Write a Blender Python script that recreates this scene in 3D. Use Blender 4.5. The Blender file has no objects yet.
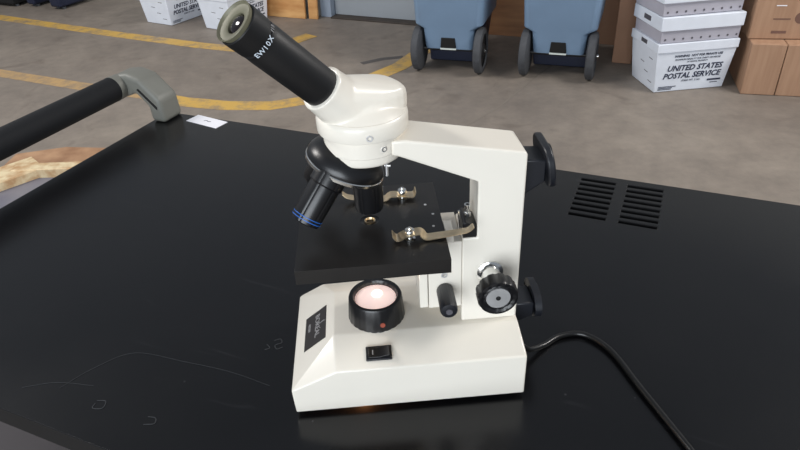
import bpy, bmesh, math, random
from mathutils import Vector, Matrix, Euler
random.seed(4)
R = math.radians
PI = math.pi
scene = bpy.context.scene
col = scene.collection

# ------------------------------------------------------------------ camera, world, lights, exposure
TZ = 1.0097                      # height of the table top above the floor
cam_d = bpy.data.cameras.new('camera'); cam = bpy.data.objects.new('camera', cam_d); col.objects.link(cam)
pit, rol = 0.575, -0.052
F = Vector((0, math.cos(pit), -math.sin(pit))); R0 = Vector((1, 0, 0)); U0 = Vector((0, math.sin(pit), math.cos(pit)))
CR = math.cos(rol)*R0 + math.sin(rol)*U0; CU = -math.sin(rol)*R0 + math.cos(rol)*U0
mw = Matrix((CR, CU, -F)).transposed().to_4x4(); mw.translation = Vector((0, 0, TZ+0.4213)); cam.matrix_world = mw
cam_d.sensor_width = 36; cam_d.lens = 36*644.5/800; cam_d.clip_start = .02; cam_d.clip_end = 60
scene.camera = cam

world = bpy.data.worlds.new('world'); scene.world = world; world.use_nodes = True
bg = world.node_tree.nodes['Background']; bg.inputs[0].default_value = (.80, .88, 1, 1); bg.inputs[1].default_value = .33
def area(name, loc, target, sx, sy, energy, color):
    l = bpy.data.lights.new(name, 'AREA'); l.shape = 'RECTANGLE'; l.size = sx; l.size_y = sy; l.energy = energy; l.color = color
    o = bpy.data.objects.new(name, l); col.objects.link(o); o.location = loc
    o.rotation_euler = (Vector(target)-Vector(loc)).to_track_quat('-Z', 'Y').to_euler(); return o
area('open_dock_door_light', (-1.6, -4.2, 1.8), (0.2, 1.2, .9), 4.0, 3.2, 305, (.88, .94, 1))
area('ceiling_light_near', (3.4, .6, 4.6), (.8, .9, 0), 2.4, .5, 34, (1, .93, .84))
area('background_fill_left', (-4.0, 2.3, 4.3), (-.4, 4.6, .2), 2.6, .6, 185, (1, .96, .92))  # added fill lamp, out of view, brightens the left background
area('background_fill_right', (4.2, 1.6, 4.3), (.8, 4.3, .2), 2.6, .6, 185, (1, .96, .92))  # second added fill lamp, unseen, lifts the bins and totes
scene.view_settings.view_transform = 'Standard'; scene.view_settings.look = 'None'
scene.view_settings.exposure = 0.0; scene.view_settings.gamma = 1.0; scene.view_settings.use_curve_mapping = False

# ------------------------------------------------------------------ materials
def srgb(r, g, b):
    f = lambda c: (c/255/12.92) if c/255 <= .04045 else ((c/255+.055)/1.055)**2.4
    return (f(r), f(g), f(b), 1)
def mat(name, c, rough=.5, metal=0, spec=.5, var=0., vscale=20, bump=0., bscale=200, c2=None, stretch=None, coat=0, emis=None, estr=0):
    m = bpy.data.materials.new(name); m.use_nodes = True; nt = m.node_tree; b = nt.nodes['Principled BSDF']
    b.inputs['Base Color'].default_value = c; b.inputs['Roughness'].default_value = rough
    b.inputs['Metallic'].default_value = metal; b.inputs['Specular IOR Level'].default_value = spec
    b.inputs['Coat Weight'].default_value = coat
    if emis: b.inputs['Emission Color'].default_value = emis; b.inputs['Emission Strength'].default_value = estr
    tc = nt.nodes.new('ShaderNodeTexCoord'); mp = nt.nodes.new('ShaderNodeMapping'); nt.links.new(tc.outputs['Object'], mp.inputs[0])
    if stretch: mp.inputs['Scale'].default_value = stretch
    if var or c2:
        n = nt.nodes.new('ShaderNodeTexNoise'); n.inputs['Scale'].default_value = vscale; n.inputs['Detail'].default_value = 6
        nt.links.new(mp.outputs[0], n.inputs['Vector'])
        cr = nt.nodes.new('ShaderNodeValToRGB'); cr.color_ramp.elements[0].position = .35; cr.color_ramp.elements[1].position = .65
        d = c2 if c2 else tuple(x*(1-var) for x in c[:3])+(1,)
        cr.color_ramp.elements[0].color = d; cr.color_ramp.elements[1].color = c
        nt.links.new(n.outputs[0], cr.inputs[0]); nt.links.new(cr.outputs[0], b.inputs['Base Color'])
    if bump:
        n2 = nt.nodes.new('ShaderNodeTexNoise'); n2.inputs['Scale'].default_value = bscale; n2.inputs['Detail'].default_value = 3
        nt.links.new(mp.outputs[0], n2.inputs['Vector'])
        bp = nt.nodes.new('ShaderNodeBump'); bp.inputs['Strength'].default_value = bump; bp.inputs['Distance'].default_value = .001
        nt.links.new(n2.outputs[0], bp.inputs['Height']); nt.links.new(bp.outputs[0], b.inputs['Normal'])
    return m

def concrete():
    m = mat('concrete', srgb(140, 131, 121), .62, spec=.35); nt = m.node_tree; b = nt.nodes['Principled BSDF']
    N = nt.nodes.new; L = nt.links.new
    tc = N('ShaderNodeTexCoord')
    n1 = N('ShaderNodeTexNoise'); n1.inputs['Scale'].default_value = 1.1; n1.inputs['Detail'].default_value = 8; n1.inputs['Roughness'].default_value = .62
    n2 = N('ShaderNodeTexNoise'); n2.inputs['Scale'].default_value = 9; n2.inputs['Detail'].default_value = 8; n2.inputs['Roughness'].default_value = .7
    n3 = N('ShaderNodeTexNoise'); n3.inputs['Scale'].default_value = 3.2; n3.inputs['Distortion'].default_value = 1.6; n3.inputs['Detail'].default_value = 5
    for n in (n1, n2, n3): L(tc.outputs['Object'], n.inputs['Vector'])
    r1 = N('ShaderNodeValToRGB'); r1.color_ramp.elements[0].position = .3; r1.color_ramp.elements[1].position = .7
    r1.color_ramp.elements[0].color = srgb(118, 110, 103); r1.color_ramp.elements[1].color = srgb(146, 137, 127)
    L(n1.outputs[0], r1.inputs[0])
    r2 = N('ShaderNodeValToRGB'); r2.color_ramp.elements[0].position = .3; r2.color_ramp.elements[1].position = .68
    r2.color_ramp.elements[0].color = (.72, .72, .72, 1); r2.color_ramp.elements[1].color = (1.08, 1.07, 1.05, 1)
    L(n2.outputs[0], r2.inputs[0])
    mx = N('ShaderNodeMixRGB'); mx.blend_type = 'MULTIPLY'; mx.inputs[0].default_value = .8; L(r1.outputs[0], mx.inputs[1]); L(r2.outputs[0], mx.inputs[2])
    r3 = N('ShaderNodeValToRGB'); r3.color_ramp.elements[0].position = .60; r3.color_ramp.elements[1].position = .74
    r3.color_ramp.elements[0].color = (0, 0, 0, 1); r3.color_ramp.elements[1].color = (.45, .45, .45, 1)
    L(n3.outputs[0], r3.inputs[0])
    m2 = N('ShaderNodeMixRGB'); m2.inputs[2].default_value = srgb(92, 82, 74); L(r3.outputs[0], m2.inputs[0]); L(mx.outputs[0], m2.inputs[1])
    L(m2.outputs[0], b.inputs['Base Color'])
    bp = N('ShaderNodeBump'); bp.inputs['Strength'].default_value = .25; bp.inputs['Distance'].default_value = .004; L(n2.outputs[0], bp.inputs['Height']); L(bp.outputs[0], b.inputs['Normal'])
    return m
def worn_paint(name, c, wear):
    m = mat(name, c, .55); nt = m.node_tree; b = nt.nodes['Principled BSDF']; N = nt.nodes.new; L = nt.links.new
    tc = N('ShaderNodeTexCoord'); n = N('ShaderNodeTexNoise'); n.inputs['Scale'].default_value = 7; n.inputs['Detail'].default_value = 8; n.inputs['Roughness'].default_value = .7
    L(tc.outputs['Object'], n.inputs['Vector'])
    r = N('ShaderNodeValToRGB'); r.color_ramp.elements[0].position = wear-.1; r.color_ramp.elements[1].position = wear+.1
    r.color_ramp.elements[0].color = srgb(136, 122, 106); r.color_ramp.elements[1].color = c
    L(n.outputs[0], r.inputs[0]); L(r.outputs[0], b.inputs['Base Color']); return m
def laminate():
    m = mat('black_laminate', srgb(20, 20, 22), .36, spec=.42); nt = m.node_tree; b = nt.nodes['Principled BSDF']; N = nt.nodes.new; L = nt.links.new
    tc = N('ShaderNodeTexCoord')
    n = N('ShaderNodeTexNoise'); n.inputs['Scale'].default_value = 5; n.inputs['Detail'].default_value = 5; L(tc.outputs['Object'], n.inputs['Vector'])
    r = N('ShaderNodeMapRange'); r.inputs[1].default_value = .3; r.inputs[2].default_value = .7; r.inputs[3].default_value = .17; r.inputs[4].default_value = .27
    L(n.outputs[0], r.inputs[0]); L(r.outputs[0], b.inputs['Roughness'])
    mp = N('ShaderNodeMapping'); mp.inputs['Scale'].default_value = (3, 22, 3); mp.inputs['Rotation'].default_value = (0, 0, .5); L(tc.outputs['Object'], mp.inputs[0])
    s = N('ShaderNodeTexNoise'); s.inputs['Scale'].default_value = 3; s.inputs['Detail'].default_value = 9; s.inputs['Distortion'].default_value = 1.2; L(mp.outputs[0], s.inputs['Vector'])
    r2 = N('ShaderNodeValToRGB'); r2.color_ramp.elements[0].position = .66; r2.color_ramp.elements[1].position = .82
    r2.color_ramp.elements[0].color = srgb(12, 12, 14); r2.color_ramp.elements[1].color = srgb(34, 34, 36)
    L(s.outputs[0], r2.inputs[0]); 
    v = N('ShaderNodeTexVoronoi'); v.inputs['Scale'].default_value = 26; L(tc.outputs['Object'], v.inputs['Vector'])
    r3 = N('ShaderNodeValToRGB'); r3.color_ramp.elements[0].position = .02; r3.color_ramp.elements[1].position = .035
    r3.color_ramp.elements[0].color = (.5, .5, .5, 1); r3.color_ramp.elements[1].color = (0, 0, 0, 1); L(v.outputs[0], r3.inputs[0])
    mx = N('ShaderNodeMixRGB'); mx.inputs[2].default_value = srgb(60, 60, 62); L(r3.outputs[0], mx.inputs[0]); L(r2.outputs[0], mx.inputs[1])
    L(mx.outputs[0], b.inputs['Base Color']); return m

M = {}
M['concrete'] = concrete()
M['yellow'] = worn_paint('worn_yellow_paint', srgb(200, 162, 82), .44)
M['old_yellow'] = worn_paint('faded_yellow_paint', srgb(182, 150, 104), .46)
M['joint'] = mat('floor_joint', srgb(122, 114, 105), .8)
M['stain'] = mat('floor_stain', srgb(82, 78, 76), .6)
M['wall'] = mat('grey_wall', srgb(150, 152, 152), .7, var=.1, vscale=3)
M['door'] = mat('grey_painted_door', srgb(146, 152, 158), .5, var=.06, vscale=4)
M['jamb'] = mat('blue_grey_jamb', srgb(140, 152, 168), .5, var=.06, vscale=9)
M['threshold'] = mat('dark_threshold', srgb(62, 54, 48), .7, var=.3, vscale=12)
M['laminate'] = laminate()
M['edge'] = mat('black_edge_band', srgb(12, 12, 14), .6, spec=.3, var=.2, vscale=30)
M['frame'] = mat('cart_black_steel', srgb(34, 34, 36), .5, var=.15, vscale=20)
M['shelf_and_shade_panel'] = mat('floor_shade_grey', srgb(62, 57, 62), .6, var=.1, vscale=5)  # dark grey imitates floor lying in shade below the near edge
M['grey_plastic'] = mat('grey_cast_bracket', srgb(112, 112, 105), .5, var=.05, vscale=30, bump=.15, bscale=500)
M['foam'] = mat('black_foam_grip', srgb(15, 17, 21), .72, spec=.3, bump=.5, bscale=900)
M['slot'] = mat('black_slot', srgb(12, 12, 12), .8)
M['cream'] = mat('cream_enamel', srgb(227, 221, 209), .33, spec=.5, coat=.15, var=.03, vscale=14)
M['blackmetal'] = mat('black_enamel', srgb(18, 18, 20), .32, spec=.5, var=.15, vscale=40)
M['stage'] = mat('satin_black_stage', srgb(25, 23, 22), .34, var=.25, vscale=35)
M['matteblack'] = mat('matte_black_tube', srgb(20, 20, 21), .42, spec=.45, bump=.1, bscale=1500)
M['plastic'] = mat('black_plastic', srgb(22, 24, 30), .4, var=.1, vscale=30)
M['chrome'] = mat('chrome', (.78, .78, .76, 1), .16, metal=1)
M['steel'] = mat('brushed_steel', (.80, .80, .80, 1), .5, metal=1, var=.15, vscale=60)
M['clip'] = mat('bronzed_spring_steel', (.90, .72, .48, 1), .32, metal=1, var=.25, vscale=120)
M['olive'] = mat('eyepiece_ring_grey', srgb(112, 109, 90), .5, metal=.1, var=.12, vscale=150)
M['lens'] = mat('dark_coated_glass', srgb(24, 17, 18), .08, spec=.45, coat=.1, var=.3, vscale=200)
M['blue'] = mat('blue_band_paint', srgb(38, 92, 170), .4, var=.05)
M['white_ink'] = mat('white_lettering', srgb(205, 215, 225), .5, var=.05)
M['grey_ink'] = mat('grey_lettering', srgb(150, 148, 148), .5, var=.05)
M['label'] = mat('black_label_plate', srgb(32, 28, 28), .4, var=.1, vscale=90)
M['lamp'] = mat('frosted_lamp_glass', (.9, .76, .74, 1), .3, emis=(1, .70, .64, 1), estr=.42)
M['bulb'] = mat('lit_bulb', (1, .95, .85, 1), .3, emis=(1, .90, .76, 1), estr=3)
M['red'] = mat('red_brown_screw', srgb(165, 84, 66), .4, metal=.4, var=.2, vscale=200)
M['cord'] = mat('black_cord', srgb(20, 20, 20), .28, var=.1, vscale=60)
M['paper'] = mat('white_paper', srgb(232, 232, 238), .7, var=.02, vscale=60)
M['scratch'] = mat('chalky_scratch', srgb(60, 62, 65), .8, var=.2, vscale=300)
M['bin'] = mat('blue_grey_bin_plastic', srgb(118, 142, 168), .42, var=.08, vscale=6)
M['navy'] = mat('navy_plastic', srgb(34, 40, 62), .45, var=.12, vscale=8)
M['darkbox'] = mat('dark_plastic', srgb(24, 26, 28), .5, var=.15, vscale=8)
M['rubber'] = mat('grey_black_rubber', srgb(70, 72, 76), .75, var=.2, vscale=30, bump=.6, bscale=90)
M['hub'] = mat('black_hub', srgb(28, 28, 30), .5, var=.1)
M['barcode'] = mat('pale_label_strip', srgb(206, 214, 210), .6, var=.1, vscale=60)
M['tote'] = mat('white_corrugated_plastic', srgb(222, 228, 238), .5, var=.05, vscale=12)
M['tote_grey'] = mat('grey_plastic_band', srgb(176, 174, 184), .55, var=.06, vscale=12)
M['ink'] = mat('navy_ink', srgb(44, 50, 72), .6, var=.05)
M['rivet'] = mat('dark_rivet', srgb(86, 84, 90), .5, var=.1)
M['cardboard'] = mat('cardboard', srgb(166, 132, 106), .8, c2=srgb(154, 120, 95), vscale=5, stretch=(8, 8, .6))
M['cardboard_dark'] = mat('brown_cardboard', srgb(150, 114, 90), .8, var=.1, vscale=6)
M['tape'] = mat('clear_tape', srgb(176, 132, 100), .25, var=.05)
M['cb_ink'] = mat('faded_brown_ink', srgb(112, 82, 70), .8, var=.1, vscale=80)
M['plywood'] = mat('plywood', srgb(206, 160, 104), .6, c2=srgb(176, 124, 72), vscale=3.2, stretch=(1.2, 1.2, 5))
M['plywood2'] = mat('brown_plywood', srgb(150, 106, 70), .65, c2=srgb(124, 84, 54), vscale=3.2, stretch=(1, 1, 7))
M['dolly'] = mat('chipped_cream_yellow_steel', srgb(214, 198, 162), .55, c2=srgb(176, 140, 100), vscale=22)
M['deck'] = mat('grey_deck', srgb(120, 118, 124), .6, c2=srgb(92, 92, 108), vscale=4)
M['rust'] = mat('rusty_steel', srgb(172, 136, 104), .7, c2=srgb(140, 104, 76), vscale=10)

# ------------------------------------------------------------------ geometry helpers
def obj(name, bm, m, parent=None, bevel=0, seg=2, smooth=False, ang=35, loc=None, rot=None):
    bmesh.ops.recalc_face_normals(bm, faces=bm.faces)
    me = bpy.data.meshes.new(name); bm.to_mesh(me); bm.free()
    o = bpy.data.objects.new(name, me); col.objects.link(o); me.materials.append(M[m] if isinstance(m, str) else m)
    if parent: o.parent = parent
    if loc: o.location = loc
    if rot: o.rotation_euler = rot
    if bevel:
        b = o.modifiers.new('bevel', 'BEVEL'); b.width = bevel; b.segments = seg; b.limit_method = 'ANGLE'; b.angle_limit = R(ang); b.harden_normals = False
    if smooth or bevel:
        me.polygons.foreach_set('use_smooth', [True]*len(me.polygons))
        me.set_sharp_from_angle(angle=R(38))
    return o
def thing(name, label, cat, loc=(0, 0, 0), rz=0, group=None):
    o = bpy.data.objects.new(name, None); col.objects.link(o); o.location = loc; o.rotation_euler = (0, 0, rz); o.empty_display_size = .05
    o['label'] = label; o['category'] = cat
    if group: o['group'] = group
    return o
def tag(o, label, cat, group=None):
    o['label'] = label; o['category'] = cat
    if group: o['group'] = group
    return o
def nb(): return bmesh.new()
def box(bm, x0, x1, y0, y1, z0, z1):
    v = [bm.verts.new((x, y, z)) for z in (z0, z1) for y in (y0, y1) for x in (x0, x1)]
    for f in ((0, 1, 3, 2), (4, 5, 7, 6), (0, 1, 5, 4), (2, 3, 7, 6), (0, 2, 6, 4), (1, 3, 7, 5)): bm.faces.new([v[i] for i in f])
    return v
def taper(bm, b, t, z0, z1):     # b, t = (x0,x1,y0,y1)
    v = [bm.verts.new((x, y, z)) for (q, z) in ((b, z0), (t, z1)) for y in q[2:] for x in q[:2]]
    for f in ((0, 1, 3, 2), (4, 5, 7, 6), (0, 1, 5, 4), (2, 3, 7, 6), (0, 2, 6, 4), (1, 3, 7, 5)): bm.faces.new([v[i] for i in f])
    return v
def xf(bm, verts, mtx): bmesh.ops.transform(bm, matrix=mtx, verts=verts)
def frame_of(d):
    return Vector(d).to_track_quat('Z', 'Y').to_matrix()
def lathe(bm, p, d, prof, seg=48, cap0=True, cap1=True, wob=None):
    q = frame_of(d); p = Vector(p); rings = []
    for (r, t) in prof:
        ring = []
        for k in range(seg):
            a = 2*PI*k/seg; rr = r*(wob(k, t) if wob else 1)
            ring.append(bm.verts.new(p+q@Vector((rr*math.cos(a), rr*math.sin(a), t))))
        rings.append(ring)
    for a, b in zip(rings, rings[1:]):
        for k in range(seg): bm.faces.new((a[k], a[(k+1) % seg], b[(k+1) % seg], b[k]))
    if cap0: bm.faces.new(rings[0])
    if cap1: bm.faces.new(rings[-1])
def rod(bm, a, b, r, seg=24, r2=None):
    a = Vector(a); b = Vector(b); lathe(bm, a, b-a, [(r, 0), (r if r2 is None else r2, (b-a).length)], seg)
def prism(bm, pts, ax, a0, a1):
    mk = {'x': lambda u, v, w: (w, u, v), 'y': lambda u, v, w: (u, w, v), 'z': lambda u, v, w: (u, v, w)}[ax]
    A = [bm.verts.new(mk(u, v, a0)) for u, v in pts]; B = [bm.verts.new(mk(u, v, a1)) for u, v in pts]
    bm.faces.new(A); bm.faces.new(B)
    n = len(pts)
    for i in range(n): bm.faces.new((A[i], A[(i+1) % n], B[(i+1) % n], B[i]))
    return A, B
def hull(bm, pts):
    vs = [bm.verts.new(p) for p in pts]
    r = bmesh.ops.convex_hull(bm, input=vs)
    junk = {g for g in r['geom_interior'] if isinstance(g, bmesh.types.BMVert)} | {g for g in r['geom_unused'] if isinstance(g, bmesh.types.BMVert)}
    if junk: bmesh.ops.delete(bm, geom=list(junk), context='VERTS')
    bmesh.ops.dissolve_limit(bm, angle_limit=R(2), verts=bm.verts, edges=bm.edges)
def rrect(w, h, r, n=6, cx=0, cy=0):
    out = []
    for (sx, sy, a0) in ((1, 1, 0), (-1, 1, 90), (-1, -1, 180), (1, -1, 270)):
        for k in range(n+1):
            a = R(a0+90*k/n); out.append((cx+sx*(w/2-r)+r*math.cos(a), cy+sy*(h/2-r)+r*math.sin(a)))
    return out
def smooth_path(pts, n=8):
    pts = [Vector(p) for p in pts]; out = []
    P = [2*pts[0]-pts[1]]+pts+[2*pts[-1]-pts[-2]]
    for i in range(1, len(P)-2):
        for k in range(n):
            t = k/n; a, b, c, d = P[i-1:i+3]
            out.append(.5*((2*b)+(c-a)*t+(2*a-5*b+4*c-d)*t*t+(3*b-a-3*c+d)*t**3))
    out.append(pts[-1]); return out
def sweep(bm, path, prof, up=Vector((0, 0, 1)), closed=True):   # prof: 2D points (side, up)
    rings = []
    for i, p in enumerate(path):
        t = (path[min(i+1, len(path)-1)]-path[max(i-1, 0)]).normalized()
        s = t.cross(up)
        s = s.normalized() if s.length > 1e-4 else Vector((1, 0, 0)); u = s.cross(t).normalized()
        sc = 1
        rings.append([bm.verts.new(p+s*a+u*b) for a, b in prof])
    n = len(prof)
    for a, b in zip(rings, rings[1:]):
        for k in range(n if closed else n-1): bm.faces.new((a[k], a[(k+1) % n], b[(k+1) % n], b[k]))
    if closed: bm.faces.new(rings[0]); bm.faces.new(rings[-1])
def circ(r, n=12): return [(r*math.cos(2*PI*k/n), r*math.sin(2*PI*k/n)) for k in range(n)]
def text_bm(s, size, shear=0, extrude=.0003, align='LEFT', bold=0):
    cu = bpy.data.curves.new('txt', 'FONT'); cu.body = s; cu.size = size; cu.shear = shear; cu.extrude = extrude; cu.align_x = align; cu.offset = bold
    cu.resolution_u = 2
    o = bpy.data.objects.new('txt', cu); col.objects.link(o)
    bpy.context.view_layer.update()
    me = bpy.data.meshes.new_from_object(o.evaluated_get(bpy.context.evaluated_depsgraph_get()))
    bm = nb(); bm.from_mesh(me); bpy.data.objects.remove(o); bpy.data.meshes.remove(me); bpy.data.curves.remove(cu)
    return bm
def join_bm(dst, src, mtx):
    src.transform(mtx); me = bpy.data.meshes.new('tmp'); src.to_mesh(me); src.free(); dst.from_mesh(me); bpy.data.meshes.remove(me)
def basis(o, x, y, z):
    m = Matrix((Vector(x), Vector(y), Vector(z))).transposed().to_4x4(); m.translation = Vector(o); return m

# ------------------------------------------------------------------ the setting
def struct(name, bm, m, parent=None, **k):
    o = obj(name, bm, m, parent, **k)
    if not parent: o['kind'] = 'structure'
    return o
bm = nb(); box(bm, -9, 6, -5, 9, -.1, 0); floor = struct('floor', bm, 'concrete')
def strip(pts, wd, name, m, z):
    bm = nb(); P = [Vector((x, y, 0)) for x, y in pts]; prev = None
    for i, p in enumerate(P):
        t = (P[min(i+1, len(P)-1)]-P[max(i-1, 0)]).normalized(); n = Vector((-t.y, t.x, 0))*wd/2
        a = [bm.verts.new(p+n+Vector((0, 0, zz))) for zz in (.0002, z)]; b = [bm.verts.new(p-n+Vector((0, 0, zz))) for zz in (.0002, z)]
        cur = (a[0], a[1], b[1], b[0])
        if prev:
            for k in range(4): bm.faces.new((prev[k], prev[(k+1) % 4], cur[(k+1) % 4], cur[k]))
        else: bm.faces.new(cur)
        prev = cur
    bm.faces.new(prev)
    return obj(name, bm, m, floor)
strip([(-4.6, 6.58), (-3.5, 5.98), (-2.26, 5.27), (-1.43, 4.82), (-1.165, 4.70), (-.7, 4.50)], .115, 'painted_line', 'yellow', .0022)
strip([(-3.6, 4.82), (-2.735, 4.42), (-2.04, 4.07), (-1.5, 3.82)], .11, 'painted_line', 'old_yellow', .0018)
strip([(-1.5, 3.82), (-1.28, 3.70), (-1.0, 3.60), (-.72, 3.56), (-.5, 3.62), (-.28, 3.78), (.06, 4.13), (.22, 4.42), (.35, 4.7)], .13, 'painted_line', 'yellow', .0022)
strip([(-.86, 4.66), (-.74, 4.78), (-.60, 4.93)], .13, 'painted_line', 'yellow', .003)
strip([(1.10, 4.09), (.90, 3.83), (.59, 3.37), (.31, 3.06), (-.2, 2.5)], .012, 'expansion_joint', 'joint', .0012)
strip([(-.2, 4.22), (-.06, 4.29), (.08, 4.31)], .05, 'oil_streak', 'stain', .0015)
# wall: runs from (-.5,5.45) at -26 degrees
wa = R(-26)
def wallpt(s, d=0): return (-.5+s*math.cos(wa)+d*math.sin(wa), 5.45+s*math.sin(wa)-d*math.cos(wa))
bm = nb()
box(bm, -5, -.02, 0, .15, 0, 3.4); box(bm, 1.28, 5.5, 0, .15, 0, 3.4); box(bm, -.02, 1.28, 0, .15, 2.2, 3.4)
wb = struct('wall_back', bm, 'wall', loc=(-.5, 5.45, 0), rot=(0, 0, wa))
door = nb(); box(door, .05, 1.24, .03, .075, .012, 2.17)
for k in range(3):
    pass
dr = struct('door_1', door, 'door', loc=(-.5, 5.45, 0), rot=(0, 0, wa), bevel=.003)
bm = nb(); box(bm, -.055, .045, -.03, .12, 0, 2.24); box(bm, 1.245, 1.345, -.03, .12, 0, 2.24); box(bm, -.055, 1.345, -.03, .12, 2.18, 2.26)
struct('trim_1', bm, 'jamb', loc=(-.5, 5.45, 0), rot=(0, 0, wa), bevel=.004)
bm = nb(); box(bm, .05, 1.24, -.06, .10, 0, .012); struct('trim_2', bm, 'threshold', loc=(-.5, 5.45, 0), rot=(0, 0, wa), bevel=.003)
bm = nb(); rod(bm, (1.12, .03, 1.02), (1.12, -.03, 1.02), .012); rod(bm, (1.12, -.03, 1.02), (1.02, -.035, 1.02), .010)
obj('door_handle', bm, 'chrome', dr, smooth=True)

# ------------------------------------------------------------------ cart
ta = -.4301
cart = thing('lab_cart', 'black laminate topped utility cart carrying the microscope, foam grip push handle at its left end', 'cart', (-.3864, 1.0452, 0), ta)
W_, D_ = 1.36, .5802
xs = [0]; 
slots = []
for (x0, x1, yb) in ((.6985, .7425, 0), (.7570, .8005, 0)):
    for k in range(8):
        y = -.0165-k*.01275; slots.append((x0, x1, y-.0033, y+.0033))
gx = sorted(set([0, W_]+[s[0] for s in slots]+[s[1] for s in slots])); gy = sorted(set([-D_, 0]+[s[2] for s in slots]+[s[3] for s in slots]))
bm = nb(); vc = {}
def gv(i, j, z):
    if (i, j, z) not in vc: vc[(i, j, z)] = bm.verts.new((gx[i], gy[j], z))
    return vc[(i, j, z)]
ztop, zbot = TZ, TZ-.0225
solid = {}
for i in range(len(gx)-1):
    for j in range(len(gy)-1):
        cx, cy = (gx[i]+gx[i+1])/2, (gy[j]+gy[j+1])/2
        solid[(i, j)] = not any(a < cx < b and c < cy < d for a, b, c, d in slots)
for (i, j), s in solid.items():
    if not s: continue
    for z in (ztop, zbot): bm.faces.new((gv(i, j, z), gv(i+1, j, z), gv(i+1, j+1, z), gv(i, j+1, z)))
    for (di, dj, a, b) in ((-1, 0, (i, j), (i, j+1)), (1, 0, (i+1, j), (i+1, j+1)), (0, -1, (i, j), (i+1, j)), (0, 1, (i, j+1), (i+1, j+1))):
        if not solid.get((i+di, j+dj), False):
            bm.faces.new((gv(*a, zbot), gv(*b, zbot), gv(*b, ztop), gv(*a, ztop)))
top = obj('tabletop', bm, 'laminate', cart, bevel=.0007, seg=2)
top.data.materials.append(M['edge'])
for p_ in top.data.polygons:
    if abs(p_.normal.z) < .5: p_.material_index = 1
# pads of grey louvre under the slots
bm = nb(); box(bm, .69, .81, -.115, -.008, TZ-.0335, TZ-.0235); obj('vent_housing', bm, 'slot', cart)
bm = nb(); box(bm, .10, W_-.10, -D_+.07, -.05, TZ-.09, TZ-.0345); obj('apron', bm, 'frame', cart, bevel=.003)
for (x, y) in ((.22, -.09), (W_-.22, -.09), (.22, -D_+.11), (W_-.22, -D_+.11)):
    bm = nb(); box(bm, x-.02, x+.02, y-.02, y+.02, .105, TZ-.0905); lg = obj('leg', bm, 'frame', cart, bevel=.003)
    bm = nb(); rod(bm, (x-.012, y, .05), (x+.012, y, .05), .0495, 32); obj('caster_wheel', bm, 'rubber', lg, smooth=True)
    bm = nb(); box(bm, x-.022, x-.014, y-.02, y+.02, .04, .104); box(bm, x+.014, x+.022, y-.02, y+.02, .04, .104); box(bm, x-.022, x+.022, y-.02, y+.02, .1, .1045)
    obj('caster_fork', bm, 'steel', lg)
bm = nb(); box(bm, .245, W_-.245, -D_+.134, -.115, .22, .24); obj('shelf_and_shade_panel', bm, 'frame', cart, bevel=.003)
bm = nb(); box(bm, .03, W_-.03, -D_+.02, -.03, .765, .78); obj('shelf_and_shade_panel', bm, 'shelf_and_shade_panel', cart, bevel=.003)  # upper panel added; its dark grey stands in for shaded floor
# push handle
HX, HZ, HR = -.052, TZ+.0550, .0200
for yy, sgn in ((0, 1), (-D_, -1)):
    bm = nb(); ya, yb = sorted((yy+sgn*.002, yy-sgn*.043))
    prism(bm, [(x, TZ+.0003+z) for x, z in ((-.0735, .048), (-.071, .062), (-.060, .073), (-.032, .0775), (-.006, .0715), (.0275, .040), (.0305, 0), (.0015, 0), (.0005, .026), (-.020, .0455), (-.050, .0345), (-.066, .036))], 'y', ya, yb)
    br = obj('handle_bracket', bm, 'grey_plastic', cart, bevel=.0075, seg=5, ang=25)
    br['label'] = 'grey cast corner bracket of the push handle'
    bm = nb(); lathe(bm, (HX, yy-sgn*.036, HZ), (0, -sgn, 0), [(.0195, 0), (.0200, .012), (.0205, .020)], 40); obj('grip_socket', bm, 'grey_plastic', br, smooth=True)
    bm = nb(); yg = yy-sgn*.0432
    prism(bm, [(-.014, TZ+.054), (-.010, TZ+.056), (.021, TZ+.027), (.019, TZ+.023)], 'y', yg-.0006, yg+.0006); obj('slot', bm, 'slot', br)
bm = nb(); lathe(bm, (HX, -D_+.050, HZ), (0, 1, 0), [(HR*.9, 0), (HR, .004), (HR, D_-.104), (HR*.93, D_-.100)], 40); obj('handle_grip', bm, 'foam', cart, smooth=True)
# scribbles scratched in the top
def scribble(pts, name='scratch_mark', w=.00035):
    bm = nb(); sweep(bm, smooth_path([(x, y, TZ+.0002) for x, y in pts], 6), [(-w, -.0001), (w, -.0001), (w, .0002), (-w, .0002)])
    obj(name, bm, 'scratch', top)
scribble([(.482, -.424), (.486, -.420), (.490, -.424), (.486, -.429), (.490, -.433), (.494, -.429)])
scribble([(.478, -.431), (.483, -.434), (.480, -.438)])
scribble([(.376, -.543), (.384, -.541), (.387, -.548), (.379, -.551), (.377, -.546)])
scribble([(.431, -.541), (.438, -.540), (.441, -.545), (.433, -.549)])
scribble([(.30, -.556), (.325, -.540), (.36, -.531)], w=.00012)
scribble([(.333, -.544), (.344, -.5135), (.3657, -.485), (.4186, -.4775), (.4658, -.4732), (.509, -.4747)], w=.00012)
bm = nb(); box(bm, -.034, .034, -.0135, .0135, .0001, .0006)
s = obj('sticker', bm, 'paper'); ca = Vector((-.3864, 1.0452, 0)); q = Matrix.Rotation(ta, 3, 'Z')@Vector((.0917, -.0147, 0))
s.location = (ca.x+q.x, ca.y+q.y, TZ); s.rotation_euler = (0, 0, ta-.15)
tag(s, 'small white paper sticker on the black table corner beside the grey handle bracket', 'sticker')
bm = nb(); sweep(bm, smooth_path([(-.006, -.001, .0008), (-.002, .002, .0008), (.003, .0, .0008), (.007, .002, .0008)], 5), [(-.0005, -.0001), (.0005, -.0001), (.0005, .0002), (-.0005, .0002)])
obj('pen_mark', bm, 'ink', s)

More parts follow.
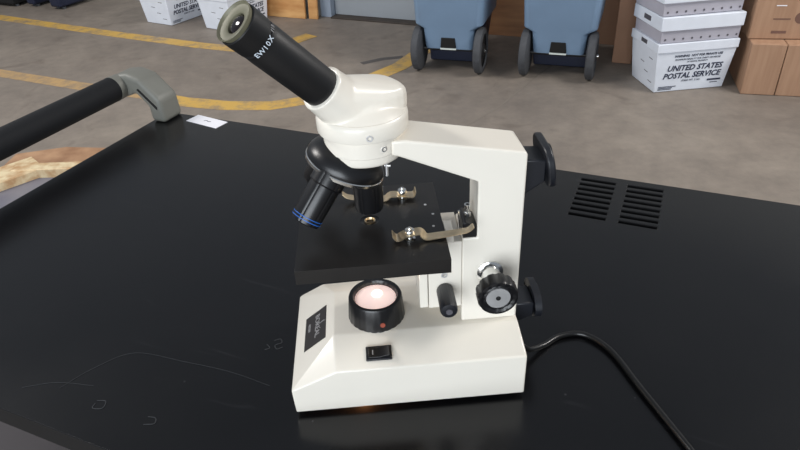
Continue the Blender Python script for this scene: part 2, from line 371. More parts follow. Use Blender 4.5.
# ------------------------------------------------------------------ microscope
mic = thing('microscope', 'cream monocular microscope with black eyepiece tube and lit lamp, standing on the black table', 'microscope', (-.0937, .3667, TZ), .0457)
AX, AY = .0735, .0595
bm = nb()
hull(bm, [(0, -.0008, .0045), (.1905, -.0008, .0045), (.190, .12, .0045), (0, .12, .0045), (-.001, 0, .029), (-.001, .122, .029), (.037, 0, .0463), (.191, 0, .0457),
          (.191, .12, .0457), (.022, .118, .044), (.0355, .032, .057), (.1895, .032, .057), (.1895, .09, .057), (.0355, .088, .057)])
base = obj('base', bm, 'cream', mic, bevel=.0014, seg=3, ang=6)
for (x, y) in ((.02, .015), (.175, .015), (.02, .105), (.175, .105)):
    bm = nb(); lathe(bm, (x, y, 0.0001), (0, 0, 1), [(.009, 0), (.0075, .0044)], 24); obj('foot', bm, 'plastic', base, smooth=True)
# label plate on the sloping front panel
def plane_frame(a, b, c):        # a origin, b along x, c roughly along y
    a, b, c = Vector(a), Vector(b), Vector(c); x = (b-a).normalized(); n = x.cross(c-a).normalized(); y = n.cross(x); return x, y, n
px, py_, pn = plane_frame((0, .03, .029), (.0355, .032, .0565), (0, .10, .029))
if pn.z < 0: pn = -pn
lab_c = Vector((.0, .056, .029))+px*.0235
vdir = Vector((0, 1, 0)); vdir = (vdir-pn*vdir.dot(pn)).normalized(); udir = vdir.cross(pn).normalized()
if udir.x < 0: udir = -udir
pb = nb(); box(pb, -.0125, .0125, -.021, .021, -.0006, .0009)
pb.transform(basis(lab_c, udir, vdir, pn)); lab = obj('label_plate', pb, 'label', base, bevel=.0003)
# lettering on it reads from the far edge to the near edge
lt = nb()
for s_, sz, u, st in (('BOREAL', .0078, .000, .0155), ('40300', .0042, -.0085, .0100), ('(', .006, .0075, .003), ('.', .006, .006, -.004)):
    b_ = text_bm(s_, sz, extrude=.0001)
    join_bm(lt, b_, basis(lab_c+udir*u+vdir*st+pn*.0011, -vdir, udir, pn))
obj('lettering', lt, 'grey_ink', lab)
# rocker switch on the near bevel
sx = Vector((1, 0, 0)); sy = Vector((0, .032, .0109)).normalized(); sn = sx.cross(sy)
sc = Vector((.0718, .0125, .0463+.0125*.34))
b_ = nb(); box(b_, -.0105, .0105, -.0062, .0062, -.001, .0018); b_.transform(basis(sc, sx, sy, sn)); sw = obj('rocker_switch', b_, 'plastic', base, bevel=.0005)
b_ = nb(); prism(b_, [(-.0085, .0015), (-.0085, .0030), (0, .0024), (.0085, .0052), (.0085, .0015)], 'y', -.0045, .0045); b_.transform(basis(sc, sx, sy, sn)); obj('rocker', b_, 'blackmetal', sw, bevel=.0003)
b_ = nb(); box(b_, -.0052, -.0045, -.002, .002, .0025, .0030); b_.transform(basis(sc, sx, sy, sn)); obj('marking', b_, 'grey_ink', sw)
# illuminator
bm = nb(); rib = lambda k, t: 1-.018*(k % 4 == 0)
lathe(bm, (AX-.0012, AY-.0050, .0560), (0, 0, 1), [(.0242, 0), (.0242, .0025), (.0226, .0205), (.0219, .022), (.0190, .022), (.0176, .0195), (.0176, .0175)], 96, cap1=False, wob=lambda k, t: (1-.02*(k % 4 == 0)) if t < .02 else 1)
ill = obj('lamp_housing', bm, 'blackmetal', mic, smooth=True)
bm = nb(); lathe(bm, (AX-.0012, AY-.0050, .0737), (0, 0, 1), [(.0175, 0), (.0175, .0008), (.013, .0012), (.006, .0012)], 48); obj('lamp_glass', bm, 'lamp', ill, smooth=True)
bm = nb(); lathe(bm, (AX+.0005, AY-.0005, .0746), (0, 0, 1), [(.0045, 0), (.0042, .0015), (.002, .0026)], 24); obj('bulb', bm, 'bulb', ill, smooth=True)
bm = nb(); rod(bm, (AX+.003, AY-.0255, .0635), (AX+.0033, AY-.0290, .0640), .0021, 16); obj('set_screw', bm, 'red', ill, smooth=True)
def lamp_light(name, loc, e, colr, r):
    l = bpy.data.lights.new(name, 'POINT'); l.energy = e; l.color = colr; l.shadow_soft_size = r
    o = bpy.data.objects.new(name, l); col.objects.link(o); o.parent = mic; o.location = loc
sl = bpy.data.lights.new('illuminator_light', 'SPOT'); sl.energy = .55; sl.color = (1, .78, .48); sl.spot_size = R(125); sl.spot_blend = .8; sl.shadow_soft_size = .006
so = bpy.data.objects.new('illuminator_light', sl); col.objects.link(so); so.parent = mic; so.location = (AX-.001, AY-.0050, .0785); so.rotation_euler = (PI, 0, 0)
lamp_light('bulb_leak_light', (.056, .016, .0030), 0.04, (1, .42, .16), .003)
# arm and pillar
bm = nb(); prof = [(.1430, .0560), (.1893, .0560), (.1900, .2080), (.1888, .2105), (.102, .2262), (.0925, .2262), (.0925, .2150), (.0965, .2142), (.1545, .1888), (.1545, .1400), (.1430, .1400)]
A, B = prism(bm, prof, 'y', .0370, .0750)
for v in B:
    if v.co.x > .185: v.co.x -= .0015
    if .14 < v.co.x < .185 and v.co.z > .2: pass
arm = obj('arm', bm, 'cream', mic, bevel=.0016, seg=3)
bm = nb(); prism(bm, [(.1435, .1402), (.1435, .1530), (.1455, .1545), (.1542, .1500), (.1542, .1402)], 'y', .0372, .060); obj('stage_stop_bracket', bm, 'blackmetal', mic, bevel=.0006)
bm = nb(); rod(bm, (.1485, .0480, .1480), (.1485, .0480, .1640), .0014, 16); rod(bm, (.1485, .0480, .1535), (.1485, .0480, .1565), .0028, 6); rod(bm, (.1485, .0480, .1610), (.1485, .0480, .1640), .0026, 16); obj('stage_stop_screw', bm, 'chrome', mic, smooth=True)
bm = nb(); rod(bm, (.1410, .0425, .1402), (.1410, .0425, .1620), .0009, 12); obj('guide_pin', bm, 'chrome', mic, smooth=True)
# head
def remeshed(name, parts, m, parent, vox=.0011, it=6):
    bm = nb()
    for p in parts: p(bm)
    o = obj(name, bm, m, parent, smooth=True)
    r = o.modifiers.new('remesh', 'REMESH'); r.mode = 'VOXEL'; r.voxel_size = vox; r.use_smooth_shade = True
    s_ = o.modifiers.new('smooth', 'SMOOTH'); s_.factor = .5; s_.iterations = it
    dg = bpy.context.evaluated_depsgraph_get(); dg.update()
    me = bpy.data.meshes.new_from_object(o.evaluated_get(dg)); o.modifiers.clear(); old = o.data; o.data = me; bpy.data.meshes.remove(old)
    me.polygons.foreach_set('use_smooth', [True]*len(me.polygons))
    if not me.materials: me.materials.append(M[m])
    return o
TH, EL = R(34), R(46)
td = Vector((-math.cos(EL)*math.cos(TH), -math.cos(EL)*math.sin(TH), math.sin(EL))); S0 = Vector((AX, AY, .235))+td*.043
def head_hull(bm):
    b2 = nb(); pts = []
    q = frame_of(td)
    for k in range(28):
        a = 2*PI*k/28
        pts.append(S0+td*(-.010)+q@Vector((.0165*math.cos(a), .0165*math.sin(a), 0)))
    rot = Matrix.Rotation(TH, 3, 'Z')
    for (x, zt, hw) in ((-.006, .2605, .0195), (.006, .2612, .0212), (.016, .2605, .0212), (.0230, .2602, .0200), (.0280, .2585, .0170), (.0302, .2555, .0140)):
        for sg in (1, -1):
            for (fy, fz) in ((0, 1), (.45, .985), (.75, .93), (.92, .84), (1, .66), (1, .25), (.94, 0)):
                p = rot@Vector((x, sg*hw*fy, 0)); pts.append((AX+p.x, AY+p.y, .240+(zt-.240)*fz))
    hull(b2, pts); join_bm(bm, b2, Matrix.Identity(4))
def head_cone(bm): lathe(bm, (AX, AY, .236), (0, 0, 1), [(.0318, 0), (.0316, .0055), (.0280, .0085), (.0225, .0125), (.017, .020)], 64)
def head_sock(bm): lathe(bm, S0-td*.024, td, [(.0185, 0), (.0175, .012), (.0166, .020), (.0163, .0255)], 64)
head = remeshed('head', [head_hull, head_cone, head_sock], 'cream', mic, .00095, 5)
bm = nb(); lathe(bm, (AX, AY, .2095), (0, 0, 1), [(.0265, -.0005), (.0278, .0005), (.0283, .002), (.0283, .0065), (.0289, .0072), (.0292, .019), (.0325, .0205), (.0330, .0215), (.0330, .0300), (.0326, .0318), (.0312, .0330)], 96)
obj('head_collar', bm, 'cream', mic, smooth=True)
for (x, z, rr, yr) in ((.0775, .2345, .0024, .0330), (.0870, .2225, .0021, .0291)):
    dx = x-AX; y = AY-math.sqrt(yr**2-dx**2); d = Vector((dx, y-AY, 0)).normalized(); p = Vector((x, y, z))
    bm = nb(); lathe(bm, p-d*.001, d, [(rr, 0), (rr, .0015), (rr*.55, .0015), (rr*.55, .0006)], 20); obj('set_screw', bm, 'steel', mic, smooth=True)
# eyepiece tube
bm = nb(); L = .0762
lathe(bm, S0-td*.004, td, [(0.01379, 0), (0.01353, .006), (0.01353, L-.018), (0.01339, L-.0175), (0.01339, L-.0135), (0.01265, L-.013), (0.01265, L-.0118), (0.01370, L-.0112), (0.01396, L-.001), (0.01396, L+.002), (0.01326, L+.0026), (0.01222, L+.0014)], 72, cap1=False)
eye = obj('eyepiece', bm, 'matteblack', mic, smooth=True)
E0 = S0+td*(L-.0006)
bm = nb(); lathe(bm, E0, td, [(.0120, -.003), (.0134, .0016), (.0128, .0018), (.0122, .0009), (.0082, .0006), (.0070, -.0002), (.0068, -.003)], 64, cap1=False); obj('eyepiece_ring', bm, 'olive', eye, smooth=True)
bm = nb(); lathe(bm, E0, td, [(.0133, .0014), (.0138, .0021), (.0135, .0025), (.0130, .0018)], 64, cap0=False, cap1=False); obj('chrome_rim', bm, 'olive', eye, smooth=True)
bm = nb(); lathe(bm, E0, td, [(.0069, -.0022), (.0062, -.0010), (.0045, -.0002), (.0025, .0002), (.0006, .0003)], 40); obj('eye_lens', bm, 'lens', eye, smooth=True)
# circumferential lettering
def ring_text(s_, size, t0, a0, radius, m):
    side = td.cross(Vector((0, 0, 1))).normalized(); side = -side if side.y > 0 else side; upv = td.cross(side).normalized()
    if upv.z < 0: upv = -upv
    # letters are set one by one round the tube; their tops face the eye end
    cp = nb(); a = a0; adv = [0]; wd = {'E': .62, 'W': 1.0, '1': .50, '0': .66, 'X': .68, '/': .4}
    for ch in s_:
        b = text_bm(ch, size, extrude=.0002, bold=0, align='CENTER')
        n_ = side*math.cos(a)+upv*math.sin(a); tn = -side*math.sin(a)+upv*math.cos(a)
        join_bm(cp, b, basis(S0+td*t0+n_*(radius+.0001), tn, td, n_)); adv[0] += 1; nx = s_[adv[0]] if adv[0] < len(s_) else ch; a += size*(wd.get(ch, .62)+wd.get(nx, .62))/2/radius
    return obj('lettering', cp, m, eye)
ring_text('EW10X', .0048, L-.0190, R(-42), .01353, 'white_ink')
ring_text('/18', .0038, L-.0180, R(36), .01353, 'grey_ink')
# nosepiece and objectives
bb = R(24); cb, sb = math.cos(bb), math.sin(bb); O = Vector((AX, AY, .235)); D0 = Vector((-sb, 0, -cb)); EE = Vector((cb, 0, -sb)); FF = Vector((0, -1, 0))
bm = nb(); lathe(bm, O, D0, [(.012, .0195), (.020, .0225), (.0260, .0270), (.0290, .0315), (.0300, .0345), (.0300, .0375), (.0285, .0405)], 72)
nose = obj('nosepiece', bm, 'blackmetal', mic, smooth=True)
bm = nb(); lathe(bm, O, D0, [(.0298, .0370), (.0305, .0378), (.0303, .0400), (.0280, .0415)], 72); obj('chrome_rim', bm, 'chrome', nose, smooth=True)
bm = nb()
for k in range(1): rod(bm, (.0870+.0006*k, AY-.004, .1985-.0034*k), (.0915, AY-.005, .1985-.0034*k), .0010, 12)
rod(bm, (.0885, AY-.004, .190), (.0885, AY-.004, .206), .0014, 12); obj('click_stop_spring', bm, 'steel', nose, smooth=True)
def objective(name_label, phi, Ltip, r0, r1, step, band):
    d = (cb*D0+sb*(math.cos(phi)*EE+math.sin(phi)*FF)).normalized(); s0 = .040
    bm = nb()
    w = lambda k, t: 1-.035*(k % 12 == 0)
    lathe(bm, O, d, [(r0*.9, s0-.007), (r0*.98, s0-.004), (r0, s0+.001), (r0, s0+step), (r1*1.04, s0+step+.0012), (r1, Ltip-.004), (r1*.93, Ltip-.0012), (r1*.6, Ltip), (r1*.5, Ltip-.001)], 72, wob=w)
    o = obj('objective', bm, 'blackmetal', nose, smooth=True); o['label'] = name_label
    bm = nb(); lathe(bm, O, d, [(r0*1.0, s0+.0002), (r0*1.04, s0+.0006), (r0*1.04, s0+.0018), (r0, s0+.0022)], 48, cap0=False, cap1=False); obj('chrome_band', bm, 'chrome', o, smooth=True)
    if band:
        for t in (Ltip-.0065, Ltip-.0042):
            bm = nb(); lathe(bm, O, d, [(r1*.99, t), (r1*1.022, t+.0001), (r1*1.022, t+.0007), (r1*.99, t+.0008)], 48, cap0=False, cap1=False); obj('colour_band', bm, band, o, smooth=True)
    bm = nb(); lathe(bm, O, d, [(r1*.45, Ltip-.002), (r1*.3, Ltip-.0008), (.0005, Ltip-.0005)], 24); obj('front_lens', bm, 'lens', o, smooth=True)
objective('short black objective pointing straight down at the stage', 0, .0758, .0120, .0112, .010, None)
objective('long black objective with two blue bands, pointing down to the left', R(120), .0865, .0128, .0112, .014, 'blue')
objective('black objective turned to the far side', R(-116), .080, .0120, .0100, .010, None)
# stage
bm = nb()
n = 40; hx, hy, hr = AX-.0005, AY, .0075
sx0, sx1, sy0, sy1, sz0, sz1 = .0172, .1292, -.001, .1130, .1372, .149
for zz in (sz0, sz1):
    outer = [(sx0, sy0), (sx1, sy0), (sx1, sy1), (sx0, sy1)]
    ov = [bm.verts.new((x, y, zz)) for x, y in outer]; iv = [bm.verts.new((hx+hr*math.cos(2*PI*k/n+PI/n-3*PI/4-PI/n), hy+hr*math.sin(2*PI*k/n-3*PI/4), zz)) for k in range(n)]
    for q_ in range(4):
        k0 = q_*n//4
        for k in range(k0, k0+n//4): bm.faces.new((ov[q_], iv[k % n], iv[(k+1) % n]))
        bm.faces.new((ov[q_], ov[(q_+1) % 4], iv[(k0+n//4) % n]))
    if zz == sz0: ov0, iv0 = ov, iv
for k in range(4): bm.faces.new((ov0[k], ov0[(k+1) % 4], ov[(k+1) % 4], ov[k]))
for k in range(n): bm.faces.new((iv0[k], iv0[(k+1) % n], iv[(k+1) % n], iv[k]))
st = obj('stage', bm, 'stage', mic, bevel=.0007, seg=2)
bm = nb(); lathe(bm, (hx, hy, .1465), (0, 0, 1), [(.0074, 0), (.0074, .0020), (.0042, .0012), (.0040, 0)], 40, cap0=False, cap1=False); obj('iris_ring', bm, 'blackmetal', st, smooth=True)
bm = nb(); lathe(bm, (hx, hy, .1465), (0, 0, 1), [(.0041, 0), (.0044, .0026), (.0036, .0029), (.0030, .0012)], 32, cap0=False, cap1=False); obj('condenser_rim', bm, 'clip', st, smooth=True)
for (x, y) in ((.1186, .0765), (.1232, .0615), (.1216, .044)):
    bm = nb(); lathe(bm, (x, y, .1488), (0, 0, 1), [(.0011, 0), (.0011, .0005), (.0005, .0007)], 12); obj('stage_screw', bm, 'steel', st, smooth=True)
def clip(cx, cy, path, flip):
    p = [Vector((cx+flip*x, cy+yy, .149+z)) for x, yy, z in path]
    bm = nb(); rings = []
    pp = smooth_path(p, 5)
    for i, c in enumerate(pp):
        t = (pp[min(i+1, len(pp)-1)]-pp[max(i-1, 0)]).normalized(); s_ = Vector((t.y, -t.x, 0)).normalized(); u = s_.cross(t)
        w = .0048 if i < len(pp)*.5 else .0050-.0022*(i-len(pp)*.55)/(len(pp)*.45)
        rings.append([bm.verts.new(c+s_*a+u*b) for a, b in ((-w, -.0004), (w, -.0004), (w, .0004), (-w, .0004))])
    for a, b in zip(rings, rings[1:]):
        for k in range(4): bm.faces.new((a[k], a[(k+1) % 4], b[(k+1) % 4], b[k]))
    bm.faces.new(rings[0]); bm.faces.new(rings[-1])
    o = obj('stage_clip', bm, 'clip', st, smooth=True)
    bm = nb(); lathe(bm, (cx, cy, .1488), (0, 0, 1), [(.0042, 0), (.0042, .0012), (.0022, .0014), (.0022, .0055), (.0038, .0057), (.0040, .0072), (.0034, .0085), (.0016, .0090), (.0012, .0105), (.0006, .0108)], 28); obj('clip_screw', bm, 'chrome', o, smooth=True)
clip(.1020, .0290, [(-.0130, -.001, .0065), (-.0105, -.001, .0030), (-.008, -.001, .0028), (-.004, 0, .0045), (0, 0, .0052), (.0060, 0, .0062), (.0085, .0, .0055), (.0125, -.001, .0015), (.020, -.001, .0018), (.034, -.002, .0040), (.043, -.003, .0060), (.0475, -.003, .0095)], 1)
clip(.1010, .0895, [(-.0110, 0, .0075), (-.0095, 0, .0035), (-.006, 0, .0030), (0, 0, .0038), (.0085, 0, .0045), (.0110, 0, .0035), (.0150, 0, .0010), (.024, .001, .0012), (.036, .001, .0028), (.045, .001, .0050), (.0490, .001, .0085)], -1)
# focusing block between stage and arm
bm = nb(); box(bm, .1160, .1428, .0370, .0810, .0730, .1374); box(bm, .1296, .1365, .0370, .0510, .1374, .149)
fb = obj('focus_block', bm, 'cream', mic, bevel=.0006)
bm = nb(); box(bm, .1085, .1154, .0370, .0810, .0740, .1374); obj('slide_plate', bm, 'cream', mic, bevel=.0006)
bm = nb(); lathe(bm, (.1287, .0372, .1060), (0, -1, 0), [(.0026, 0), (.0026, .0006), (.0014, .0006), (.0014, .0002)], 20); obj('set_screw', bm, 'steel', fb, smooth=True)
def knurl(n=3, a=.035): return lambda k, t: 1-a*(k % n == 0)
bm = nb(); lathe(bm, (.1290, .0372, .0915), (0, -1, 0), [(.0062, 0), (.0069, .0015), (.0070, .026), (.0064, .0275), (.0040, .0280)], 60, wob=knurl(3, .03)); fk = obj('fine_focus_knob', bm, 'plastic', mic, smooth=True)
bm = nb(); lathe(bm, (.1290, .0094, .0915), (0, -1, 0), [(.0026, 0), (.0026, .0012)], 20); obj('knob_cap', bm, 'rivet', fk, smooth=True)
KX, KZ = .1655, .1062
bm = nb(); lathe(bm, (KX, .0374, KZ), (0, -1, 0), [(.0105, 0), (.0105, .0022), (.0085, .0034), (.0078, .0036), (.0078, .0170), (.0060, .0174), (.0060, .0240)], 48); kn = obj('coarse_focus_knob', bm, 'chrome', mic, smooth=True); kn['label'] = 'chrome shafted coarse focus knob with black rim'
bm = nb(); lathe(bm, (KX, .0155, KZ), (0, -1, 0), [(.0138, 0), (.0156, .0015), (.0158, .0115), (.0149, .0132), (.0132, .0134), (.0115, .0122), (.0102, .0126), (.0094, .0118)], 72, wob=lambda k, t: (1-.05*(k % 6 < 2)) if .001 < t < .013 else 1); obj('knob_rim', bm, 'blackmetal', kn, smooth=True)
bm = nb(); lathe(bm, (KX, .0036, KZ), (0, -1, 0), [(.0094, 0), (.0092, .0008), (.0020, .0008), (.0018, -.0002)], 40); obj('knob_cap', bm, 'steel', kn, smooth=True)
bm = nb(); rod(bm, (KX, .0034, KZ), (KX, .0024, KZ), .0018, 16); obj('hub_screw', bm, 'slot', kn)
bm = nb(); lathe(bm, (KX, .0748, KZ), (0, 1, 0), [(.0105, 0), (.0105, .0022), (.0078, .0036), (.0078, .0172)], 48); kn2 = obj('coarse_focus_knob', bm, 'chrome', mic, smooth=True)
bm = nb(); lathe(bm, (KX, .0922, KZ), (0, 1, 0), [(.0145, 0), (.0166, .0015), (.0168, .0120), (.0158, .0136), (.0100, .0130)], 72, wob=lambda k, t: (1-.05*(k % 6 < 2)) if .001 < t < .013 else 1); obj('knob_rim', bm, 'blackmetal', kn2, smooth=True)
# cord hooks on the back of the arm
def hook(y0, y1, zc, h, lean):
    bm = nb(); hull(bm, [(x, y, z) for x in (.1895, .2075) for y in (.047, .072) for z in ((zc-h*.30, zc+h*.26) if x > .2 else (zc-h*.66, zc+h*.30))])
    h_ = obj('cord_hook', bm, 'plastic', mic, bevel=.0015)
    bm = nb(); A, B = prism(bm, rrect(y1-y0, h, .013, 6, (y0+y1)/2, zc), 'x', .2076, .2135)
    for v in A+B: v.co.x += lean*(v.co.z-zc)
    obj('hook_plate', bm, 'plastic', h_, bevel=.0014)
    bm = nb(); lathe(bm, (.2135, (y0+y1)/2, zc), (1, 0, 0), [(.012, 0), (.012, .0008), (.010, .0008), (.010, .0001)], 32, cap0=False, cap1=False); obj('moulded_ring', bm, 'plastic', h_, smooth=True)
hook(.041, .089, .189, .033, -.15)
hook(.042, .084, .0545, .024, .0)
# power cord
bm = nb(); sweep(bm, smooth_path([(.186, .040, .020), (.196, .041, .019), (.206, .044, .0095), (.222, .054, .0036), (.240, .0645, .0030), (.262, .0640, .0030), (.279, .0410, .0030), (.2885, -.0050, .0030), (.297, -.045, .0030), (.306, -.0900, .0030), (.317, -.16, .0030), (.333, -.24, .0030)], 8), circ(.0026, 12)); obj('power_cord', bm, 'cord', mic, smooth=True)
bm = nb(); lathe(bm, (.1885, .0400, .0200), (1, 0, -.1), [(.0048, 0), (.0036, .010)], 20); obj('strain_relief', bm, 'plastic', mic, smooth=True)

# ------------------------------------------------------------------ wheeled bins
def wheeled_bin(loc, rz, label, scale=1):
    t = thing('wheeled_bin', label, 'bin', loc, rz, 'blue wheeled bins along the wall')
    # local: x along axle, -y faces camera, axle at y=0
    bm = nb()
    def ring(z, xw, y0, y1, r, notch=0):
        return [bm.verts.new((x, y, z)) for x, y in rrect(xw, y1-y0, r, 5, 0, (y0+y1)/2)]
    rs = [ring(.146, .300, -.03, .30, .03), ring(.20, .312, -.040, .34, .035), ring(.272, .325, -.048, .42, .04), ring(.30, .425, -.055, .46, .045), ring(.95, .49, -.10, .56, .05)]
    for a, b in zip(rs, rs[1:]):
        k_ = len(a)
        for k in range(k_): bm.faces.new((a[k], a[(k+1) % k_], b[(k+1) % k_], b[k]))
    bm.faces.new(rs[0]); bm.faces.new(rs[-1])
    obj('body', bm, 'bin', t, smooth=True, bevel=.004)
    bm = nb(); taper(bm, (-.05, .05, -.042, -.03), (-.043, .043, -.049, -.04), .158, .222); obj('lift_pocket', bm, 'slot', t, bevel=.003)
    bm = nb(); box(bm, -.05, .05, -.043, -.030, .147, .156); obj('label_strip', bm, 'barcode', t)
    bm = nb(); taper(bm, (-.17, .17, .17, .32), (-.20, .20, .15, .36), .004, .30); obj('front_base', bm, 'navy', t, bevel=.008)  # navy instead of bin blue puts the shade under the body into colour
    bm = nb(); box(bm, -.265, .265, -.13, .59, .951, .985); hull_top = obj('lid', bm, 'bin', t, bevel=.012)
    bm = nb(); rod(bm, (-.235, 0, .14), (.235, 0, .14), .011, 20); obj('axle', bm, 'hub', t, smooth=True)
    for s_ in (-1, 1):
        bm = nb(); lathe(bm, (s_*.168, 0, .14), (s_, 0, 0), [(.085, 0), (.122, .002), (.138, .010), (.140, .018), (.140, .040), (.137, .048), (.122, .054), (.105, .054), (.100, .046)], 64, cap0=True, cap1=False, wob=lambda k, t_: 1-.012*(k % 4 == 0))
        w = obj('wheel', bm, 'rubber', t, smooth=True)
        bm = nb(); lathe(bm, (s_*.172, 0, .14), (s_, 0, 0), [(.101, 0), (.101, .036), (.045, .040), (.035, .050), (.022, .052)], 40); obj('hub', bm, 'hub', w, smooth=True)
        bm = nb(); lathe(bm, (s_*.224, 0, .14), (s_, 0, 0), [(.012, 0), (.012, .010), (.006, .013)], 20); obj('axle_cap', bm, 'chrome', w, smooth=True)
    return t
wheeled_bin((.370, 4.00, 0), R(-19), 'blue wheeled bin at the grey door, left one of the two blue bins')
wheeled_bin((1.008, 3.80, 0), R(-21), 'blue wheeled bin beside the stacked white mail totes')
# dark bins at the far left
def dark_bin(loc, rz, w, mname, label, h=.9):
    t = thing('storage_bin', label, 'bin', loc, rz)
    bm = nb(); taper(bm, (-w/2, w/2, 0, .35), (-w/2-.02, w/2+.02, -.04, .42), .02, h); obj('body', bm, mname, t, bevel=.02)
    bm = nb(); box(bm, -w/2-.03, w/2+.03, -.06, .44, h+.001, h+.03); obj('lid', bm, mname, t, bevel=.01)
    for sx_ in (-1, 1):
        bm = nb(); rod(bm, (sx_*(w/2-.025), .06, .0), (sx_*(w/2-.025), .06, .019), .018, 16); obj('foot', bm, 'rubber', t)
dark_bin((-3.80, 6.47, 0), R(-28), .60, 'darkbox', 'black storage bin at the far left end of the wall')
dark_bin((-3.36, 6.31, 0), R(-28), .10, 'navy', 'narrow navy bin between the black bin and the other navy bin', .8)
dark_bin((-3.06, 6.15, 0), R(-28), .13, 'navy', 'navy bin standing rightmost of the dark bins, left of the white totes', .8)

# ------------------------------------------------------------------ mail totes
def tote(loc, rz, label, stacked=False, tilt=0):
    t = thing('mail_tote', label, 'tote', loc, rz, None)
    if not stacked:
        # local origin = near-left bottom corner, x = long side, front = -y
        bm = nb(); taper(bm, (0, .41, 0, .29), (-.024, .434, -.018, .308), .0015, .235); body = obj('body', bm, 'tote', t, bevel=.004)
        bm = nb(); box(bm, -.030, .438, -.025, .314, .2355, .285); obj('rim', bm, 'tote', t, bevel=.003)
        bm = nb()
        fr = basis((.205, -.0005, 0), (1, 0, 0), Vector((0, -.018, .2335)).normalized(), Vector((0, -.2335, -.018)).normalized())
        def put(s_, size, x, y, shear=.0, bold=0):
            join_bm(bm, text_bm(s_, size, shear, .0006, 'CENTER', bold), fr@Matrix.Translation((x, y, .0008)))
        put('UNITED STATES', .045, .006, .125, .22, .0012); put('POSTAL SERVICE', .045, -.002, .080, .22, .0012)
        put('WARNING:  NOT FOR PRIVATE USE', .0175, .012, .205, .2, .0005); put('MAXIMUM PENALTY FOR THEFT OR MISUSE', .0135, .012, .186, .2); put('OF POSTAL PROPERTY', .012, .012, .171, .2)
        put('(TARE WT. 2 LB.)', .015, .0, .058, .2); 
        obj('lettering', bm, 'ink', body)
        bm = nb()
        for (x0, x1, y0, y1) in ((-.185, -.08, .030, .034), (-.185, -.10, .022, .026), (-.185, -.105, .014, .018), (.10, .18, .050, .060), (.12, .165, .036, .040)):
            bm = nb(); v = box(bm, x0, x1, y0, y1, .0004, .0012); xf(bm, v, fr); obj('printed_line', bm, 'ink', body)
        bm = nb(); v = box(bm, -.035, .035, -.011, .011, 0, .002); xf(bm, v, basis((-.030, .145, .262), (0, 1, 0), (0, 0, 1), (-1, 0, 0))); obj('hand_hole', bm, 'rivet', t, bevel=.0008)
        for k in range(4):
            bm = nb(); v = box(bm, -.022, .022, -.002, .002, 0, .0015); xf(bm, v, basis((-.0045-.0045*k, .06+.05*(k % 3), .05+.045*k), (0, 1, .05), (-.1, 0, .99), (-1, 0, -.1))); obj('printed_mark', bm, 'rivet', body)
    else:
        bm = nb(); taper(bm, (-.018, .430, -.014, .304), (-.020, .432, -.016, .306), .0015, .070); lower = obj('body', bm, 'tote_grey', t, bevel=.003)
        bm = nb(); box(bm, -.033, .436, -.028, .317, .0705, .1445); obj('rim', bm, 'tote', t, bevel=.004)
        for k in range(9):
            bm = nb(); rod(bm, (.005+k*.051, -.0135, .022), (.005+k*.051, -.0165, .022), .0058, 14); obj('rivet', bm, 'rivet', lower)
        bm = nb(); v = box(bm, -.04, .04, -.013, .013, 0, .002); xf(bm, v, basis((-.0325, .145, .108), (0, 1, 0), (0, 0, 1), (-1, 0, 0))); obj('hand_hole', bm, 'rivet', t)
    return t
T0 = (1.482, 3.452); TA = .100
tote((T0[0], T0[1], 0), TA, 'white mail tote lettered in navy, bottom one of the stack beside the cardboard boxes')
for k, (lb, dx, da) in enumerate((('white rimmed grey riveted mail tote, resting directly on the lettered bottom tote', 0, .0), ('white rimmed mail tote, third from the floor in the stack', -.012, .02), ('white rimmed mail tote, fourth from the floor in the stack', .006, -.01))):
    tote((T0[0]+dx, T0[1], .2855+k*.146), TA+da, lb, True)
tote((-1.79, 5.40, 0), R(58), 'white mail tote with lettering seen at a slant, further from the eyepiece of the two')
tote((-1.235, 5.12, 0), R(57), 'white mail tote right behind the microscope eyepiece, beside the plywood board')

# ------------------------------------------------------------------ boards and boxes
def board(name, a, b, z0, z1, th, m, label, cat, lean=.0, bev=.002):
    a = Vector((*a, 0)); b = Vector((*b, 0)); L_ = (b-a).length; ang = math.atan2(b.y-a.y, b.x-a.x)
    bm = nb(); vs = box(bm, 0, L_, 0, th, z0, z1)
    for v in vs: v.co.y += lean*(v.co.z-z0)
    o = obj(name, bm, m, bevel=bev); o.location = a; o.rotation_euler = (0, 0, ang); return tag(o, label, cat)
board('plywood_board', (-1.24, 5.66), (-.69, 5.395), 0.001, 1.2, .02, 'plywood', 'pale wide plywood board leaning on the wall left of the grey door', 'board', .08)
board('plywood_board', (-.66, 5.395), (-.585, 5.36), 0.001, 1.2, .02, 'plywood', 'narrow plywood offcut beside the door jamb, right of the wide board', 'board', .08)
board('plywood_board', (.58, 4.78), (1.12, 4.53), 0.001, 1.3, .02, 'plywood2', 'brown plywood sheet standing between and behind the two blue bins', 'board', .05)
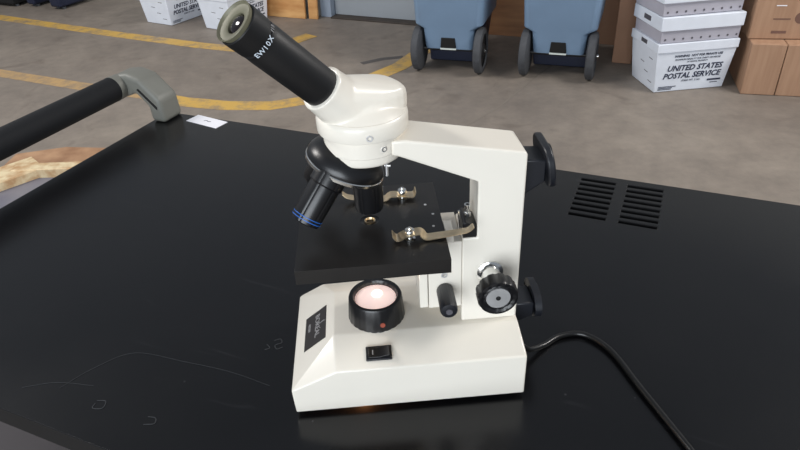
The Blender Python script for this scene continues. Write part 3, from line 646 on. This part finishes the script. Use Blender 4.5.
def carton(loc, rz, w, d, h, m, label, group=None, seams=True, printed=False):
    t = thing('cardboard_box', label, 'box', loc, rz, group)
    bm = nb(); box(bm, 0, w, 0, d, .001, h-.001); b_ = obj('body', bm, m, t, bevel=.004)
    if seams:
        bm = nb(); box(bm, .0, w, -.0008, .0, h-.05, h-.004); obj('packing_tape', bm, 'tape', t) if printed is None else bm.free()
    if printed:
        bm = nb()
        fr = basis((0, -.0004, 0), (1, 0, 0), (0, 0, 1), (0, -1, 0))
        v = box(bm, .10, .185, .105, .112, 0, .0008); xf(bm, v, fr); obj('printed_line', bm, 'cb_ink', b_)
        bm = nb(); v = box(bm, .105, .18, .032, .046, 0, .0008); xf(bm, v, fr); obj('printed_line', bm, 'cb_ink', b_); bm = nb()
        c_ = nb(); lathe(c_, (.235, -.0004, .115), (0, -1, 0), [(.030, 0), (.030, .0008)], 32); join_bm(bm, c_, Matrix.Identity(4))
        obj('round_stamp', bm, 'cb_ink', b_)
        bm = nb(); v = box(bm, .10, .15, .176, .181, 0, .0012); xf(bm, v, fr); obj('tape_glint', bm, 'paper', b_)
    return t
carton((1.938, 3.372, 0), R(-16), .172, .42, .285, 'cardboard', 'narrow cardboard box on the floor right of the tote stack, under the printed box')
carton((2.107, 3.3235, 0), R(-16), .46, .42, .285, 'cardboard', 'wide cardboard box on the floor at the right edge, under the printed box')
carton((1.950, 3.450, .286), R(-12), .60, .42, .42, 'cardboard', 'cardboard box with faded round stamp, topmost beside the tote stack', printed=True)
carton((1.404, 3.985, 0), R(-25), .118, .30, .95, 'cardboard_dark', 'tall narrow brown cardboard box behind the tote stack beside the blue bin')

board('cardboard_sheet', (1.16, 4.50), (1.78, 4.20), .001, 1.2, .015, 'cardboard_dark', 'brown cardboard sheet leaning on the wall behind the right blue bin', 'board', .02)
# ------------------------------------------------------------------ low dolly seen under the handle
dl = thing('platform_dolly', 'low floor dolly with chipped cream and rust frame, seen under the cart handle', 'dolly', (-1.70, 2.66, 0), R(0))
ZD = .12
def bar(a, b, wd, z0, z1, name, m):
    a = Vector((a[0], a[1], 0)); b = Vector((b[0], b[1], 0)); t = (b-a).normalized(); n = Vector((-t.y, t.x, 0))*wd/2
    bm = nb(); prism(bm, [((a+n).x, (a+n).y), ((b+n).x, (b+n).y), ((b-n).x, (b-n).y), ((a-n).x, (a-n).y)], 'z', z0, z1)
    return obj(name, bm, m, dl, bevel=.004)
bar((-.06, .02), (.75, -.01), .07, .075, ZD+.002, 'frame_rail', 'dolly')
bar((.03, .07), (-.43, -.36), .17, .075, ZD-.0015, 'frame_rail', 'dolly')
bar((-.30, -.36), (.30, -.95), .14, .075, ZD-.001, 'frame_rail', 'dolly')
bar((.72, .05), (.30, -.95), .12, .075, ZD-.002, 'frame_rail', 'dolly')
bm = nb(); prism(bm, [(.03, .02), (.68, .03), (.32, -.92), (-.36, -.33)], 'z', .060, .078); obj('deck', bm, 'deck', dl)
bm = nb(); prism(bm, [(-.12, .17), (-.12, .0), (.60, .0), (.46, .16), (.10, .22)], 'z', .070, .1165); obj('rusty_plate', bm, 'rust', dl)
for (x, y) in ((.02, .06), (.62, .03), (-.33, -.32), (.28, -.86)):
    bm = nb(); rod(bm, (x-.015, y, .0301), (x+.015, y, .0301), .03, 20); box(bm, x-.022, x+.022, y-.015, y+.015, .05, .0745); obj('caster_wheel', bm, 'rubber', dl)
